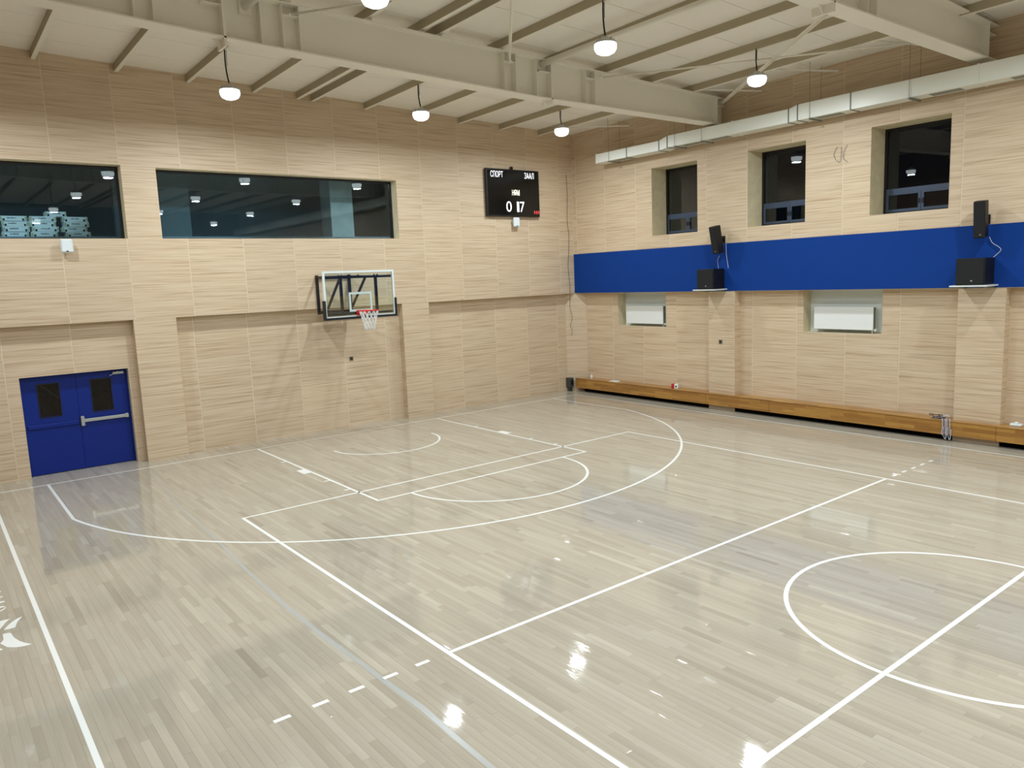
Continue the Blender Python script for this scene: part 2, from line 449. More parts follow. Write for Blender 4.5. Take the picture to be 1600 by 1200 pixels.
def plank_mesh(mb, q, ox=0, oy=0):
    x0, x1, y0, y1, t, tx, ty = q; g = 0.0002; c = 0.0009
    cx, cy = (x0+x1)/2, (y0+y1)/2; n = len(mb.v)
    for (X, Y, z) in ((x0+g+c, y0+g+c, 0), (x1-g-c, y0+g+c, 0), (x1-g-c, y1-g-c, 0), (x0+g+c, y1-g-c, 0)):
        mb.v.append((X-ox, Y-oy, z+(X-cx)*tx+(Y-cy)*ty))
    for (X, Y) in ((x0+g, y0+g), (x1-g, y0+g), (x1-g, y1-g), (x0+g, y1-g)):
        mb.v.append((X-ox, Y-oy, -0.0006))
    for (X, Y) in ((x0+g, y0+g), (x1-g, y0+g), (x1-g, y1-g), (x0+g, y1-g)):
        mb.v.append((X-ox, Y-oy, -0.0119))
    mb.face([n, n+1, n+2, n+3], 0, t)
    for i in range(4):
        j = (i+1) % 4
        mb.face([n+4+i, n+4+j, n+j, n+i], 0, t)
        mb.face([n+8+i, n+8+j, n+4+j, n+4+i], 0, t)
score = []
for i, q in enumerate(planks):
    p = proj(((q[0]+q[1])/2, (q[2]+q[3])/2, 0))
    if p and 0 <= p[0] <= 1600 and 0 <= p[1] <= 1200: score.append(((q[3]-q[2])*PW*CAM.z/p[2]**3, i))
score.sort(reverse=True)
near = {i for _, i in score[:300]}
stuff = MB()
for i, q in enumerate(planks):
    if i in near:
        mb = MB(); plank_mesh(mb, q, q[0], q[2]); mb.build('plank', 'floor_wood', fl, (q[0], q[2], 0), tone=True)
    else: plank_mesh(stuff, q)
o = stuff.build('plank_field', 'floor_wood', fl, tone=True); o['kind'] = 'stuff'

# painted lines (flat paint on the boards)
LZ = 0.0012
def flat(mb, pts):
    n = len(mb.v); A = sum(pts[i][0]*pts[(i+1) % len(pts)][1]-pts[(i+1) % len(pts)][0]*pts[i][1] for i in range(len(pts)))
    if A < 0: pts = pts[::-1]
    for p in pts: mb.v.append((p[0], p[1], LZ))
    mb.face(list(range(n, n+len(pts))))
def seg(mb, x0, x1, y0, y1): flat(mb, [(x0, y0), (x1, y0), (x1, y1), (x0, y1)])
def arc(mb, cx, cy, r, a0, a1, n=64, w=0.05):
    b = len(mb.v)
    for i in range(n+1):
        t = a0+(a1-a0)*i/n
        for rr in (r-w, r): mb.v.append((cx+rr*math.cos(t), cy+rr*math.sin(t), LZ+.0001))
    for i in range(n): mb.face([b+2*i, b+2*i+1, b+2*i+3, b+2*i+2])
def paint(name, *segs):
    mb = MB()
    for q in segs: seg(mb, *q)
    mb.build(name, 'line_paint', fl, fix=False)
h = 0.025
paint('baseline', (-7.54, 7.54, -0.03, 0.02))
paint('sideline', (7.49, 7.54, -28, -0.03)); paint('sideline', (-7.54, -7.49, -28, -0.03))
paint('lane_line', (-2.45, -2.40, -5.80, -.03)); paint('lane_line', (2.40, 2.45, -5.80, -.03))
paint('free_throw_line', (-2.40, 2.40, -5.80, -5.75))
VY = -5.04
paint('volleyball_end_line', (-4.5, 4.5, VY-.05, VY))
paint('volleyball_sideline', (-4.5, -4.45, VY-18, VY-.05)); paint('volleyball_sideline', (4.45, 4.5, VY-18, VY-.05))
paint('attack_line', (-4.45, 4.45, VY-6.025, VY-5.975))
paint('halfway_line', (-7.49, 7.49, VY-9.025, VY-8.975))
for sx in (-1, 1):
    for k in range(5):
        xc = sx*(4.775+.35*k); paint('attack_line_dash', (xc-.075, xc+.075, VY-6.025, VY-5.975))
    for yc in (-1.75, -3.9, -4.75): paint('lane_mark', tuple(sorted((sx*2.45, sx*2.55)))+(yc-.025, yc+.025))
    paint('lane_block', tuple(sorted((sx*2.45, sx*2.60)))+(-3.06, -2.68))
mb = MB(); ya = -1.60; RA = 6.75; t0 = math.asin((-3.02-ya)/RA); t0 = -math.acos(6.6/RA)
seg(mb, -6.6, -6.55, ya+RA*math.sin(t0), -.03); seg(mb, 6.55, 6.6, ya+RA*math.sin(t0), -.03)
arc(mb, 0, ya, RA, t0, -PI-t0, 96); mb.build('three_point_line', 'line_paint', fl)
mb = MB(); arc(mb, 0, -1.58, 1.30, 0, -PI, 40)
mb.build('no_charge_arc', 'line_paint', fl)
mb = MB(); arc(mb, 0, -5.80, 1.80, 0, -PI, 48); mb.build('free_throw_arc', 'line_paint', fl)
mb = MB(); arc(mb, 0, VY-9, 1.80, 0, 2*PI, 80); mb.build('centre_circle', 'line_paint', fl)
# emblem painted beside the left sideline
def floor_pt(u, v):
    d = FX+RX*((u-800)/FPX)+UX*((600-v)/FPX); t = -CAM.z/d.z; p = CAM+d*t; return (p.x, p.y)
def E(*pts): return [floor_pt(a/8.571, 900+b/8.571) for a, b in pts]
shapes = [E((36, 778), (80, 768), (130, 760), (152, 772), (168, 796), (195, 828), (260, 870), (340, 895), (430, 912), (350, 936), (270, 950), (200, 958), (100, 955), (0, 905), (28, 880), (48, 850)),
          E((50, 726), (85, 684), (130, 640), (190, 595), (240, 565), (300, 541), (270, 575), (235, 612), (215, 655), (203, 690), (120, 712)),
          E((-60, 640), (0, 605), (60, 588), (140, 572), (75, 625), (30, 680), (0, 712), (-60, 735)),
          E((-60, 960), (0, 968), (46, 985), (0, 1000), (-60, 1003))]
mb = MB()
for q in shapes: flat(mb, q)
mb.build('painted_emblem', 'line_paint', fl)
mb = MB()
for q in (E((-40, 350), (0, 343), (60, 333), (63, 350), (0, 364), (-40, 370)), E((-40, 288), (0, 280), (36, 268), (36, 281), (0, 293), (-40, 300)), E((-30, 212), (12, 203), (12, 214), (-30, 228)),
          E((-40, 425), (0, 410), (50, 402), (86, 420), (50, 418), (0, 428), (-40, 440)), E((-40, 480), (0, 465), (50, 438), (86, 420), (60, 448), (0, 478), (-40, 495))): flat(mb, q)
mb.build('painted_emblem', 'line_paint', fl)
# long pale streak of old tape
st = [(-4.78, -.31, .02), (-4.93, -2.0, .02), (-5.06, -3.75, .025), (-5.14, -6.07, .035), (-5.22, -7.4, .04), (-5.27, -8.73, .05), (-5.26, -9.76, .055), (-5.23, -10.36, .045), (-5.21, -11.07, .055), (-5.19, -11.7, .06), (-5.21, -12.29, .05), (-5.23, -13.4, .05)]
mb = MB()
for x_, y_, w_ in st:
    j = random.uniform(-.006, .006); mb.v += [(x_-w_/2+j, y_, LZ-.0002), (x_+w_/2+j, y_, LZ-.0002)]
for i in range(len(st)-1): mb.face([2*i, 2*i+2, 2*i+3, 2*i+1])
mt = MATS['tape']; nt = mt.node_tree
tr = nt.nodes.new('ShaderNodeBsdfTransparent'); mx = nt.nodes.new('ShaderNodeMixShader'); mx.inputs[0].default_value = 0.62
nt.links.new(tr.outputs[0], mx.inputs[1]); nt.links.new(nt.nodes['Principled BSDF'].outputs[0], mx.inputs[2]); nt.links.new(mx.outputs[0], nt.nodes['Material Output'].inputs[0])
mb.build('tape_streak', 'tape', fl, fix=True)

# ------------------------------------------------------------------ ceiling: insulated panels and purlins
ceil = struct(MB().box(XW-.2, 9.0, YB-.2, 1.15, 0.03, 0.15, dz=roof).build('ceiling', 'dull_plate'))
y1 = 0.9
while y1 > YB:
    y0 = max(YB, y1-1.2)
    MB().box(XW, 8.9, y0+.006, y1-.006, 0.0, 0.03, dz=roof).build('panel', 'ceiling_cream', ceil); y1 -= 1.2
PURL = [-8.75, -7.3, -5.88, -4.43, -3.03, -1.60, -0.555, -0.185, 1.21, 2.63, 4.05, 5.45, 6.88]
PD = 0.15
for i, px in enumerate(PURL):
    s = 1
    mb = MB()
    mb.box(px-.036, px-.03, YB, YU, -PD, 0, dz=roof)
    mb.box(px-.036, px+.04, YB, YU, -PD-.007, -PD, mi=1, dz=roof); mb.box(px-.03, px+.04, YB, YU, -.007, 0, dz=roof)
    mb.box(px+.034, px+.04, YB, YU, -PD, -PD+.025, dz=roof)
    mb.build('purlin', ['purlin_dark', 'steel_cream'], ceil)  # web, lip and top flange toned darker than the cream bottom flange

# ------------------------------------------------------------------ steel girders
def poly(pts):
    def f(x):
        for (xa, za), (xb, zb) in zip(pts, pts[1:]):
            if x <= xb: return za+(zb-za)*(x-xa)/(xb-xa)
        return pts[-1][1]
    return f
TOP = poly([(-9.6, 8.21), (8.15, 7.82)])
BOT = poly([(-9.6, 7.655), (-3.6, 7.36), (2.0, 7.195), (8.15, 7.19)])
FW, FT = 0.17, 0.022
def girder(yc, dz, label):
    g = thing('steel_girder', label, 'beam', (0, yc, 0), 'cream steel girders across the hall')
    X = [XW, -6, -3.6, 0, 2.0, 5, XU]
    def strip(lo, hi, ya, yb, name):
        mb = MB()
        for i in range(len(X)-1):
            n = len(mb.v)
            for xx in (X[i], X[i+1]):
                for (yy, zz) in ((ya, lo(xx)), (yb, lo(xx)), (yb, hi(xx)), (ya, hi(xx))): mb.v.append((xx, yy, zz+dz))
            for a, b, c, d in ((0, 4, 5, 1), (1, 5, 6, 2), (2, 6, 7, 3), (3, 7, 4, 0)): mb.face([n+a, n+b, n+c, n+d])
            if i == 0: mb.face([n, n+1, n+2, n+3])
            if i == len(X)-2: mb.face([n+7, n+6, n+5, n+4])
        mb.build(name, 'steel_cream', g, fix=True)
    strip(lambda x: BOT(x), lambda x: BOT(x)+FT, -FW, FW, 'bottom_flange')
    strip(lambda x: TOP(x)-FT, lambda x: TOP(x), -FW, FW, 'top_flange')
    strip(lambda x: BOT(x)+FT, lambda x: TOP(x)-FT, -.007, .007, 'web')
    for xs in (-8.0, -5.34, -5.08, -3.53, -3.18, -2.90, 1.21, 1.49, 2.02, 3.37, 3.63, 7.80):
        for sg in (-1, 1):
            MB().box(xs-.006, xs+.006, min(sg*.007, sg*(FW-.02)), max(sg*.007, sg*(FW-.02)), BOT(xs)+FT+dz, TOP(xs)-FT+dz).build('stiffener', 'steel_cream', g)
    for xs in (-3.04, 1.35, 3.5, 7.97):                     # small plates that anchor the roof rods
        z = TOP(xs)-.19+dz; MB().box(xs-.13, xs+.13, -FW+.02, -.007, z, z+.012).build('rod_plate', 'steel_cream', g)
    for xs in (-4.10, 2.40):                                # bolted end-plate splice, with gussets above and below
        mb = MB().box(xs-.02, xs+.02, -FW, FW, BOT(xs)-.12+dz, TOP(xs)+.06+dz); mb.build('splice_plate', 'steel_cream', g)
        for sg in (-1, 1):
            n = MB(); a, b = xs+sg*.02, xs+sg*.15; zb = BOT(xs)+dz
            n.v = [(a, -.006, zb), (b, -.006, zb), (a, -.006, zb-.11), (a, .006, zb), (b, .006, zb), (a, .006, zb-.11)]
            for q in ((0, 1, 2), (5, 4, 3), (0, 3, 4, 1), (1, 4, 5, 2), (2, 5, 3, 0)): n.face(list(q))
            n.build('gusset', 'steel_cream', g, fix=True)
        mb = MB()
        mb.box(xs-.30, xs-.02, -FW+.02, -.007, TOP(xs)-.24+dz, TOP(xs)-.228+dz)
        mb.build('strut_plate', 'steel_cream', g)
    for px in PURL:                                         # cleats between girder and purlins
        z0, z1 = TOP(px)+dz, roof(px, yc)-PD
        if z1-z0 > .004: MB().box(px-.05, px+.05, -.06, .06, z0, z1).build('cleat', 'steel_cream', g)
    return g
G1Y, G2Y = -4.95, -10.95
girder(G1Y, 0.0, 'tapered cream steel girder nearer the scoreboard wall, spanning the whole photo')
girder(G2Y, 0.10, 'cream steel girder at the top right corner, ending above the long duct')
def strut(xs, dz, label):
    z = 7.87+dz
    mb = MB().tube([(0, G1Y-.05, z), (0, G2Y+.05, z)], 0.062, 12)
    t = thing('roof_strut', label, 'steel tube', (xs, 0, 0), 'round roof struts'); mb.build('tube', 'steel_cream', t)
    for yy in (G1Y-.02, G2Y+.02): MB().box(-.09, .09, yy-.03, yy+.005, z-.11, z+.11).build('end_plate', 'steel_cream', t)
strut(2.22, 0, 'round cream steel tube running from the girder past the second-row lamp')
strut(-3.72, .05, 'round cream steel tube stub at the top edge left of the bright lamp')
def rod(p, q, r, label, angle=False):
    t = thing('roof_brace', label, 'steel brace', ((p[0]+q[0])/2, (p[1]+q[1])/2, (p[2]+q[2])/2), 'diagonal roof braces')
    o = t.location; a = Vector(p)-o; b = Vector(q)-o
    if angle:
        MB().bar(a, b, r*2, .008).bar(a-Vector((0, 0, r)), b-Vector((0, 0, r)), .008, r*2).build('angle_bar', 'steel_cream', t)
    else: MB().tube([a, b], r, 6).build('rod', 'steel_cream', t)
    for e in (a, b): MB().bevbox(e.x-.035, e.x+.035, e.y-.035, e.y+.035, e.z-.012, e.z+.012, .006).build('lug', 'steel_cream', t)
rod((3.85, -5.08, 7.80), (8.05, -10.75, 7.82), .018, 'thin steel rod crossing behind the right-hand lamp under the roof')
rod((7.97, -5.10, 7.72), (3.55, -10.85, 7.82), .032, 'L-section steel brace rising from the girder end to the second girder', True)
rod((-3.04, -5.08, 7.90), (1.35, -10.85, 7.94), .018, 'thin steel rod under the roof running into the brightest top lamp')
rod((1.35, -5.08, 7.80), (-3.04, -10.85, 7.98), .028, 'steel brace rising straight up from the girder to the top edge', True)
for k, (ya, yb) in enumerate([(-0.55, -1.85), (-5.30, -6.10), (-7.2, -8.0), (-9.4, -10.0)]):
    lab = ['short tie bar from last purlin to right wall beside corner lamp', 'short tie bar between last purlin and wall above the girder end', 'short tie bar from last purlin to wall below the long rod', 'short tie bar from last purlin to wall next to second girder'][k]
    t = thing('tie_bar', lab, 'steel bar', (6.9, ya, roof(6.9, ya)-PD+.01), 'short tie bars at the eaves')
    d = Vector((XU-6.9, yb-ya, -.06)); MB().bar((0, 0, 0), d, .035, .035).build('bar', 'steel_cream', t)
    MB().bevbox(-.03, .03, -.03, .03, -.03, .03, .006).build('clip', 'steel_cream', t)

# ------------------------------------------------------------------ high-bay lamps
def lamp(x, y, label):
    zt = roof(x, y)-PD; zl = 7.36
    t = thing('high_bay_lamp', label, 'ceiling lamp', (x, y, zl), 'round high-bay lamps')
    MB().lathe([(.0, .15), (.05, .15), (.075, .12), (.11, .10), (.175, .075), (.19, .06), (.19, .04), (.0, .04)], n=24).build('housing', 'lamp_housing', t, fix=True)
    for k in range(8):
        a = k*PI/4; MB().bar((.07*math.cos(a), .07*math.sin(a), .09), (.15*math.cos(a), .15*math.sin(a), .09), .008, .05).build('cooling_fin', 'lamp_housing', t)
    MB().lathe([(.18, .039), (.186, .0), (.178, -.05), (.15, -.095), (.09, -.125), (.0, -.135)], n=24).build('diffuser', 'lamp_glow', t, fix=True)
    mb = MB(); mb.tube([(0, 0, .13), (0, 0, .20)], .012, 8); mb.build('hook', 'galvanised', t)
    H = zt-zl+.02
    pts = [(-.05*(1-s)*math.sin(s*PI*.5)*1.2 - .03*s, 0, .18+(H-.18)*s) for s in [i/8 for i in range(9)]]
    MB().tube(pts, .014, 6).build('cable', 'wire_black', t)
    MB().tube([(p[0]+.03, p[1], p[2]) for p in pts[4:]], .006, 5).build('safety_wire', 'galvanised', t)
    ld = bpy.data.lights.new('lamp_beam', 'AREA'); ld.shape = 'DISK'; ld.size = 0.28; ld.energy = LAMP_W; ld.color = LAMP_COLOR
    ld.spread = math.radians(180)
    lo = bpy.data.objects.new('lamp_beam', ld); C.objects.link(lo); lo.parent = t; lo.location = (0, 0, -.145)
LX = [-7.3, -3.03, 1.21, 5.45]; LY = [-2.0, -7.8, -13.6, -19.4, -25.2]
RN = ['row by the scoreboard wall', 'second row from the scoreboard wall', 'third row from the scoreboard wall', 'fourth row from the scoreboard wall', 'fifth row from the scoreboard wall']
CN = ['nearest the left wall', 'left of the middle line', 'right of the middle line', 'nearest the blue-banded wall']
for j, y in enumerate(LY):
    for i, x in enumerate(LX): lamp(x, y, 'lit round high-bay lamp, %s, %s' % (RN[j], CN[i]))

# ------------------------------------------------------------------ windows of the far wall
def far_window(nm, q):
    x0, x1, z0, z1 = q
    f = .05
    mb = MB(); ya, yb = .86, .92
    mb.box(x0, x1, ya, yb, z0, z0+.03); mb.box(x0, x1, ya, yb, z1-f, z1); mb.box(x0, x0+f, ya, yb, z0+.03, z1-f); mb.box(x1-f, x1, ya, yb, z0+.03, z1-f)
    o = struct(mb.build(nm, 'black_frame'))
    n = 3 if x1-x0 > 4 else 2
    xs = [x0+f+(x1-x0-2*f)*k/n for k in range(n+1)]
    for k in range(n): MB().box(xs[k]+.002, xs[k+1]-.002, .885, .893, z0+.03, z1-f).build('pane', 'tinted_pane', o)
far_window('window_1', FAR_WIN[0]); far_window('window_2', FAR_WIN[1])
# cartons stacked behind the left window
lev = ['bottom', 'second from bottom', 'third from bottom', 'top']
cols = [(-7.22, -6.76, 'the edge-cut stack'), (-6.69, -6.23, 'the second stack'), (-6.18, -5.71, 'the middle stack'), (-5.60, -5.14, 'the right-hand stack')]
def carton(x0, x1, y0, z0, h, label):
    wd = x1-x0
    t = thing('carton', label, 'carton', ((x0+x1)/2, y0, z0), 'white cartons behind the left window')
    MB().bevbox(-wd/2, wd/2, 0, .32, 0, h, .004).build('box', 'carton_white', t)
    for sx in (-1, 1):
        MB().box(sx*wd*.36-.018, sx*wd*.36+.018, -.003, -.0002, h*.08, h*.5).build('handle_slot', 'carton_dark', t)
        MB().box(min(sx*wd*.42, sx*wd*.49), max(sx*wd*.42, sx*wd*.49), -.003, -.0002, h*.15, h*.85).build('corner_patch', 'carton_patch', t)
    mb = MB()
    xx = -wd*.2+random.uniform(-.03, .03)
    for k in range(9):
        bw = random.uniform(.008, .016); mb.box(xx, xx+bw, -.003, -.0002, h*.5, h*(.62+random.uniform(0, .14))); xx += bw+.005
    mb.build('print', 'print_blue', t)
for ci, (a, b, nm) in enumerate(cols):
    z = 4.86
    for k in range(4):
        j = random.uniform(-.03, .03); carton(a+j, b+j, 1.2+random.uniform(-.04, .04), z, .102, 'white carton behind the left window, %s of %s' % (lev[k], nm)); z += .105
carton(-5.90, -5.52, 1.26, 4.86+.42, .10, 'single white carton lying across the tops of two stacks')

# ------------------------------------------------------------------ windows of the right wall
def right_window(nm, q):
    y0, y1, z0, z1 = q; xa, xb = 8.75, 8.82; f = .06; zt = 5.18
    mb = MB()
    mb.box(xa, xb, y0, y1, z0, z0+f); mb.box(xa, xb, y0, y1, z1-f, z1); mb.box(xa, xb, y0, y0+f, z0+f, z1-f); mb.box(xa, xb, y1-f, y1, z0+f, z1-f)
    o = struct(mb.build(nm, 'black_frame'))
    MB().box(xa-.004, xb, y0+f, y1-f, zt-.06, zt+.05).build('transom', 'slate_frame', o)
    ym = (y0+y1)/2
    MB().box(xa+.03, xa+.036, y0+f, y1-f, zt+.05, z1-f).build('pane', 'night_pane', o)
    for a, b in ((y0+f, ym-.004), (ym+.004, y1-f)):
        s = MB(); g = .055
        s.box(xa-.01, xa+.04, a, b, z0+f, z0+f+g); s.box(xa-.01, xa+.04, a, b, zt-.06-g*.5, zt-.06); s.box(xa-.01, xa+.04, a, a+g, z0+f+g, zt-.06-g*.5); s.box(xa-.01, xa+.04, b-g, b, z0+f+g, zt-.06-g*.5)
        so = s.build('sash', 'slate_frame', o)
        MB().box(xa+.012, xa+.018, a+g, b-g, z0+f+g, zt-.06-g*.5).build('pane', 'night_pane', so)
        MB().bevbox(xa-.03, xa-.01, ym+(.02 if a > ym else -.06), ym+(.06 if a > ym else -.02), 4.88, 4.98, .005).build('handle', 'black_plastic', so)
for k, q in enumerate(R_WIN): right_window('window_%d' % (k+3), q)

# ------------------------------------------------------------------ double door
x0, x1, _, zt = DOOR
mb = MB(); mb.box(x0, x0+.035, .96, 1.06, 0, zt); mb.box(x1-.035, x1, .96, 1.06, 0, zt); mb.box(x0+.035, x1-.035, .96, 1.06, zt-.035, zt)
door = struct(mb.build('door_1', 'door_blue'))
xm = -5.755
for a, b, g0, g1 in ((x0+.038, xm-.003, -6.45, -6.08), (xm+.003, x1-.038, -5.48, -5.11)):
    lf = MB()
    for q in rects((a, b, .012, zt-.038), [(g0, g1, 1.20, 1.87)]): lf.box(q[0], q[1], .985, 1.035, q[2], q[3])
    leaf = lf.build('door_leaf', 'door_blue', door)
    MB().box(g0, g1, 1.008, 1.014, 1.20, 1.87).build('pane', 'door_pane', leaf)
    mb = MB(); e = .018
    mb.box(g0-e, g1+e, .978, .985, 1.87, 1.87+e); mb.box(g0-e, g1+e, .978, .985, 1.2-e, 1.2); mb.box(g0-e, g0, .978, .985, 1.2, 1.87); mb.box(g1, g1+e, .978, .985, 1.2, 1.87)
    mb.build('glazing_bead', 'black_frame', leaf)
    if a > -6:
        pb = MB().bevbox(xm+.03, x1-.09, .925, .955, .995, 1.065, .01).build('push_bar', 'silver', leaf)
        pb['label'] = 'silver push bar'
        MB().bevbox(xm+.005, xm+.075, .915, .984, .92, 1.13, .012).build('latch_case', 'silver', leaf)
        MB().bevbox(x1-.13, x1-.06, .92, .984, .985, 1.075, .01).build('end_bracket', 'silver', leaf)
        cl = MB().bevbox(-5.06, -4.84, .92, .984, 1.945, 2.0, .008).build('door_closer', 'silver', leaf)
        MB().bar((-4.95, .93, 2.005), (-5.12, .90, 1.93), .02, .012).build('closer_arm', 'silver', leaf)
    else:
        MB().bevbox(a+.02, b-.01, .955, .985, .965, 1.055, .012).build('push_bar', 'door_blue', leaf)
struct(MB().box(x0, x1, 1.06, 1.15, 0, zt).build('trim_3', 'black_frame'))

# ------------------------------------------------------------------ wall-mounted basketball hoop
H = thing('basketball_hoop', 'basketball hoop with glass backboard on black wall brackets above the left bay', 'basketball hoop', (0, YU, 2.87))
def hp(mb, name, m_, fix=False): return mb.build(name, m_, H, (0, -YU, -2.87), fix=fix)
BY = -.85; BX = .91; Z0, Z1 = 2.885, 3.965
hp(MB().box(-BX+.03, BX-.03, BY, BY+.012, Z0+.03, Z1-.03), 'backboard_glass', 'clear_pane')
mb = MB(); e = .045
mb.box(-BX, BX, BY-.012, BY+.03, Z1-e, Z1); mb.box(-BX, -BX+e, BY-.012, BY+.03, Z0, Z1-e); mb.box(BX-e, BX, BY-.012, BY+.03, Z0, Z1-e); mb.box(-BX+e, BX-e, BY-.012, BY+.03, Z0, Z0+e)
hp(mb, 'board_frame', 'board_white')
mb = MB(); q = .05
for a, b, c, d in ((-.295, .295, 3.02, 3.07), (-.295, .295, 3.42, 3.47), (-.295, -.245, 3.07, 3.42), (.245, .295, 3.07, 3.42)): mb.box(a, b, BY-.003, BY-.0005, c, d)
hp(mb, 'target_square', 'square_line')
mb = MB()
mb.box(-BX-.03, BX+.03, BY-.035, BY+.05, Z0-.03, Z0+.022)
mb.box(-BX-.03, -BX+.02, BY-.035, BY+.05, Z0+.022, 3.30); mb.box(BX-.02, BX+.03, BY-.035, BY+.05, Z0+.022, 3.30)
hp(mb, 'edge_padding', 'pad_black')
RY = -1.225; RZ = 3.04
hp(MB().tube([(.225*math.cos(t), RY+.225*math.sin(t), RZ) for t in [2*PI*k/32 for k in range(32)]], .012, 8, closed=True), 'rim', 'rim_red')
mb = MB().box(-.13, .13, BY-.045, BY-.0125, 2.93, 3.05)
mb.box(-.11, .11, BY-.16, BY-.045, 3.028, 3.036); mb.bar((-.09, BY-.045, 2.95), (-.13, RY+.20, 3.03), .015, .02); mb.bar((.09, BY-.045, 2.95), (.13, RY+.20, 3.03), .015, .02)
hp(mb, 'rim_bracket', 'rim_red')
mb = MB(); N = 12
prof = lambda s: .222 - .115*(s**.75)
for k in range(N):
    for sg in (-1, 1):
        pts = []
        for i in range(17):
            s = i/16; tt = 2*PI*(k/N) + sg*2*PI/N*2.0*s
            wob = .006*math.sin(7*s*PI+k)
            pts.append(((prof(s)+wob)*math.cos(tt), RY+(prof(s)+wob)*math.sin(tt), RZ-.012-.43*s))
        mb.tube(pts, .0078, 4)
hp(mb, 'net', 'net_white')
# wall frame, arms and braces
WY = YU-.03
mb = MB()
for sx in (-1, 1): mb.box(sx*.43-.03, sx*.43+.03, WY-.03, WY+.03, 2.95, 3.90)
mb.box(-.40, .40, WY-.03, WY+.03, 3.82, 3.88); mb.box(-.40, .40, WY-.03, WY+.03, 2.96, 3.03)
hp(mb, 'wall_frame', 'black_metal')
mb = MB()
mb.box(-.86, .86, BY+.035, BY+.085, 3.79, 3.845); mb.box(-.86, .86, BY+.035, BY+.085, 2.95, 3.0)
for sx in (-1, 1): mb.box(sx*.45-.03, sx*.45+.03, BY+.035, BY+.085, 3.0, 3.79)
hp(mb, 'board_carrier', 'black_metal')
for sx in (-1, 1):
    hp(MB().bar((sx*.43, WY-.03, 3.85), (sx*.45, BY+.085, 3.82), .05, .05), 'upper_arm', 'black_metal')
    hp(MB().bar((sx*.43, WY-.03, 2.99), (sx*.45, BY+.085, 2.975), .05, .05), 'lower_arm', 'black_metal')
for sx, ta, tb in ((-1, BY+.10, .02), (1, -.28, .47)):
    hp(MB().bar((sx*.445, ta, 3.80), (sx*.432, tb, 3.10), .045, .045), 'diagonal_brace', 'black_metal')
    hp(MB().tube([(sx*.432, tb, 3.10), (sx*.431, tb+.03, 3.06)], .018, 8), 'adjuster_pin', 'silver')
    hp(MB().bar((sx*.431, tb+.03, 3.06), (sx*.43, tb+.06, 3.01), .05, .05), 'brace_foot', 'black_metal')
hp(MB().box(-.40, .40, .02, WY-.031, 2.955, 2.967), 'lower_plate', 'black_metal')
for xb in (-.5, -.42, 0, .42, .5): hp(MB().bevbox(xb-.018, xb+.018, BY+.035, BY+.07, 3.8455, 3.872, .005), 'bolt', 'black_metal')

# ------------------------------------------------------------------ scoreboard and sensors
SB = thing('scoreboard', 'black electronic scoreboard with white digits near the far corner', 'scoreboard', (5.745, YU, 5.41))
X0, X1, SZ0, SZ1 = -.965, .965, 0.0, 1.32
MB().bevbox(X0, X1, -.11, -.02, SZ0, SZ1, .01).build('case', 'black_plastic', SB)
MB().box(X0+.05, X1-.05, -.114, -.1102, SZ0+.04, SZ1-.04).build('screen', 'screen_black', SB)
MB().box(-.7, .7, -.02, 0, .3, 1.0).build('wall_mount', 'black_metal', SB)
MB().bevbox(-.05, .05, -.09, -.03, SZ1, SZ1+.09, .02).build('signal_horn', 'black_plastic', SB)
mb = MB().box(X0, X0+.02, -.118, -.11, SZ0, SZ1); mb.box(X1-.02, X1, -.118, -.11, SZ0, SZ1); mb.box(X0+.02, X1-.02, -.118, -.11, SZ1-.02, SZ1); mb.box(X0+.02, X1-.02, -.118, -.11, SZ0, SZ0+.02)
mb.build('bezel', 'black_metal', SB)
def text(s, cx, zc, hgt, wid, m_, name, off=-0.012):
    cu = bpy.data.curves.new('lettering', 'FONT'); cu.body = s; cu.size = 1.0; cu.align_x = 'CENTER'; cu.offset = off; cu.extrude = 0.002
    to = bpy.data.objects.new('lettering', cu); C.objects.link(to)
    dg = bpy.context.evaluated_depsgraph_get(); me = bpy.data.meshes.new_from_object(to.evaluated_get(dg))
    bpy.data.objects.remove(to, do_unlink=True)
    xs = [v.co.x for v in me.vertices]; ys = [v.co.y for v in me.vertices]
    ax, bx, ay, by = min(xs), max(xs), min(ys), max(ys)
    for v in me.vertices:
        v.co = Vector((cx+(v.co.x-(ax+bx)/2)/(bx-ax)*wid, -.1165-v.co.z*.5, zc+(v.co.y-(ay+by)/2)/(by-ay)*hgt))
    me.materials.clear(); me.materials.append(MATS[m_])
    o = link(name, me, SB); return o
text('СПОРТ', -.584, 1.17, .17, .44, 'led_white', 'lettering')
text('ЗААЛ', .603, 1.17, .17, .35, 'led_white', 'lettering')
text('НӨМ', .085, .675, .16, .27, 'led_yellow', 'lettering')
text('0', -.184, .276, .29, .19, 'led_white', 'digit', -.004)
text('1', .150, .276, .29, .075, 'led_white', 'digit', -.004)
text('7', .305, .276, .29, .165, 'led_white', 'digit', -.004)
for k, (d, xx) in enumerate((('1', .77), ('0', .85), ('8', .93))): text(d, xx, .13, .085, .022 if d == '1' else .048, 'led_red', 'digit')
def sensor(x, z, label):
    t = thing('motion_sensor', label, 'sensor', (x, YU, z), 'white wall sensors')
    MB().box(-.035, .035, -.012, 0, -.06, .06).build('base_plate', 'white_plastic', t)
    MB().bar((0, -.012, -.02), (0, -.10, -.02), .03, .03).build('arm', 'white_plastic', t)
    MB().bevbox(-.11, .11, -.17, -.09, -.14, .13, .025).build('body', 'white_plastic', t)
    MB().bevbox(-.02, .02, -.176, -.168, -.12, -.10, .004).build('lens', 'black_plastic', t)
sensor(-5.70, 4.64, 'white wall sensor under the left dark window')
sensor(5.80, 5.25, 'white wall sensor hanging just below the scoreboard')
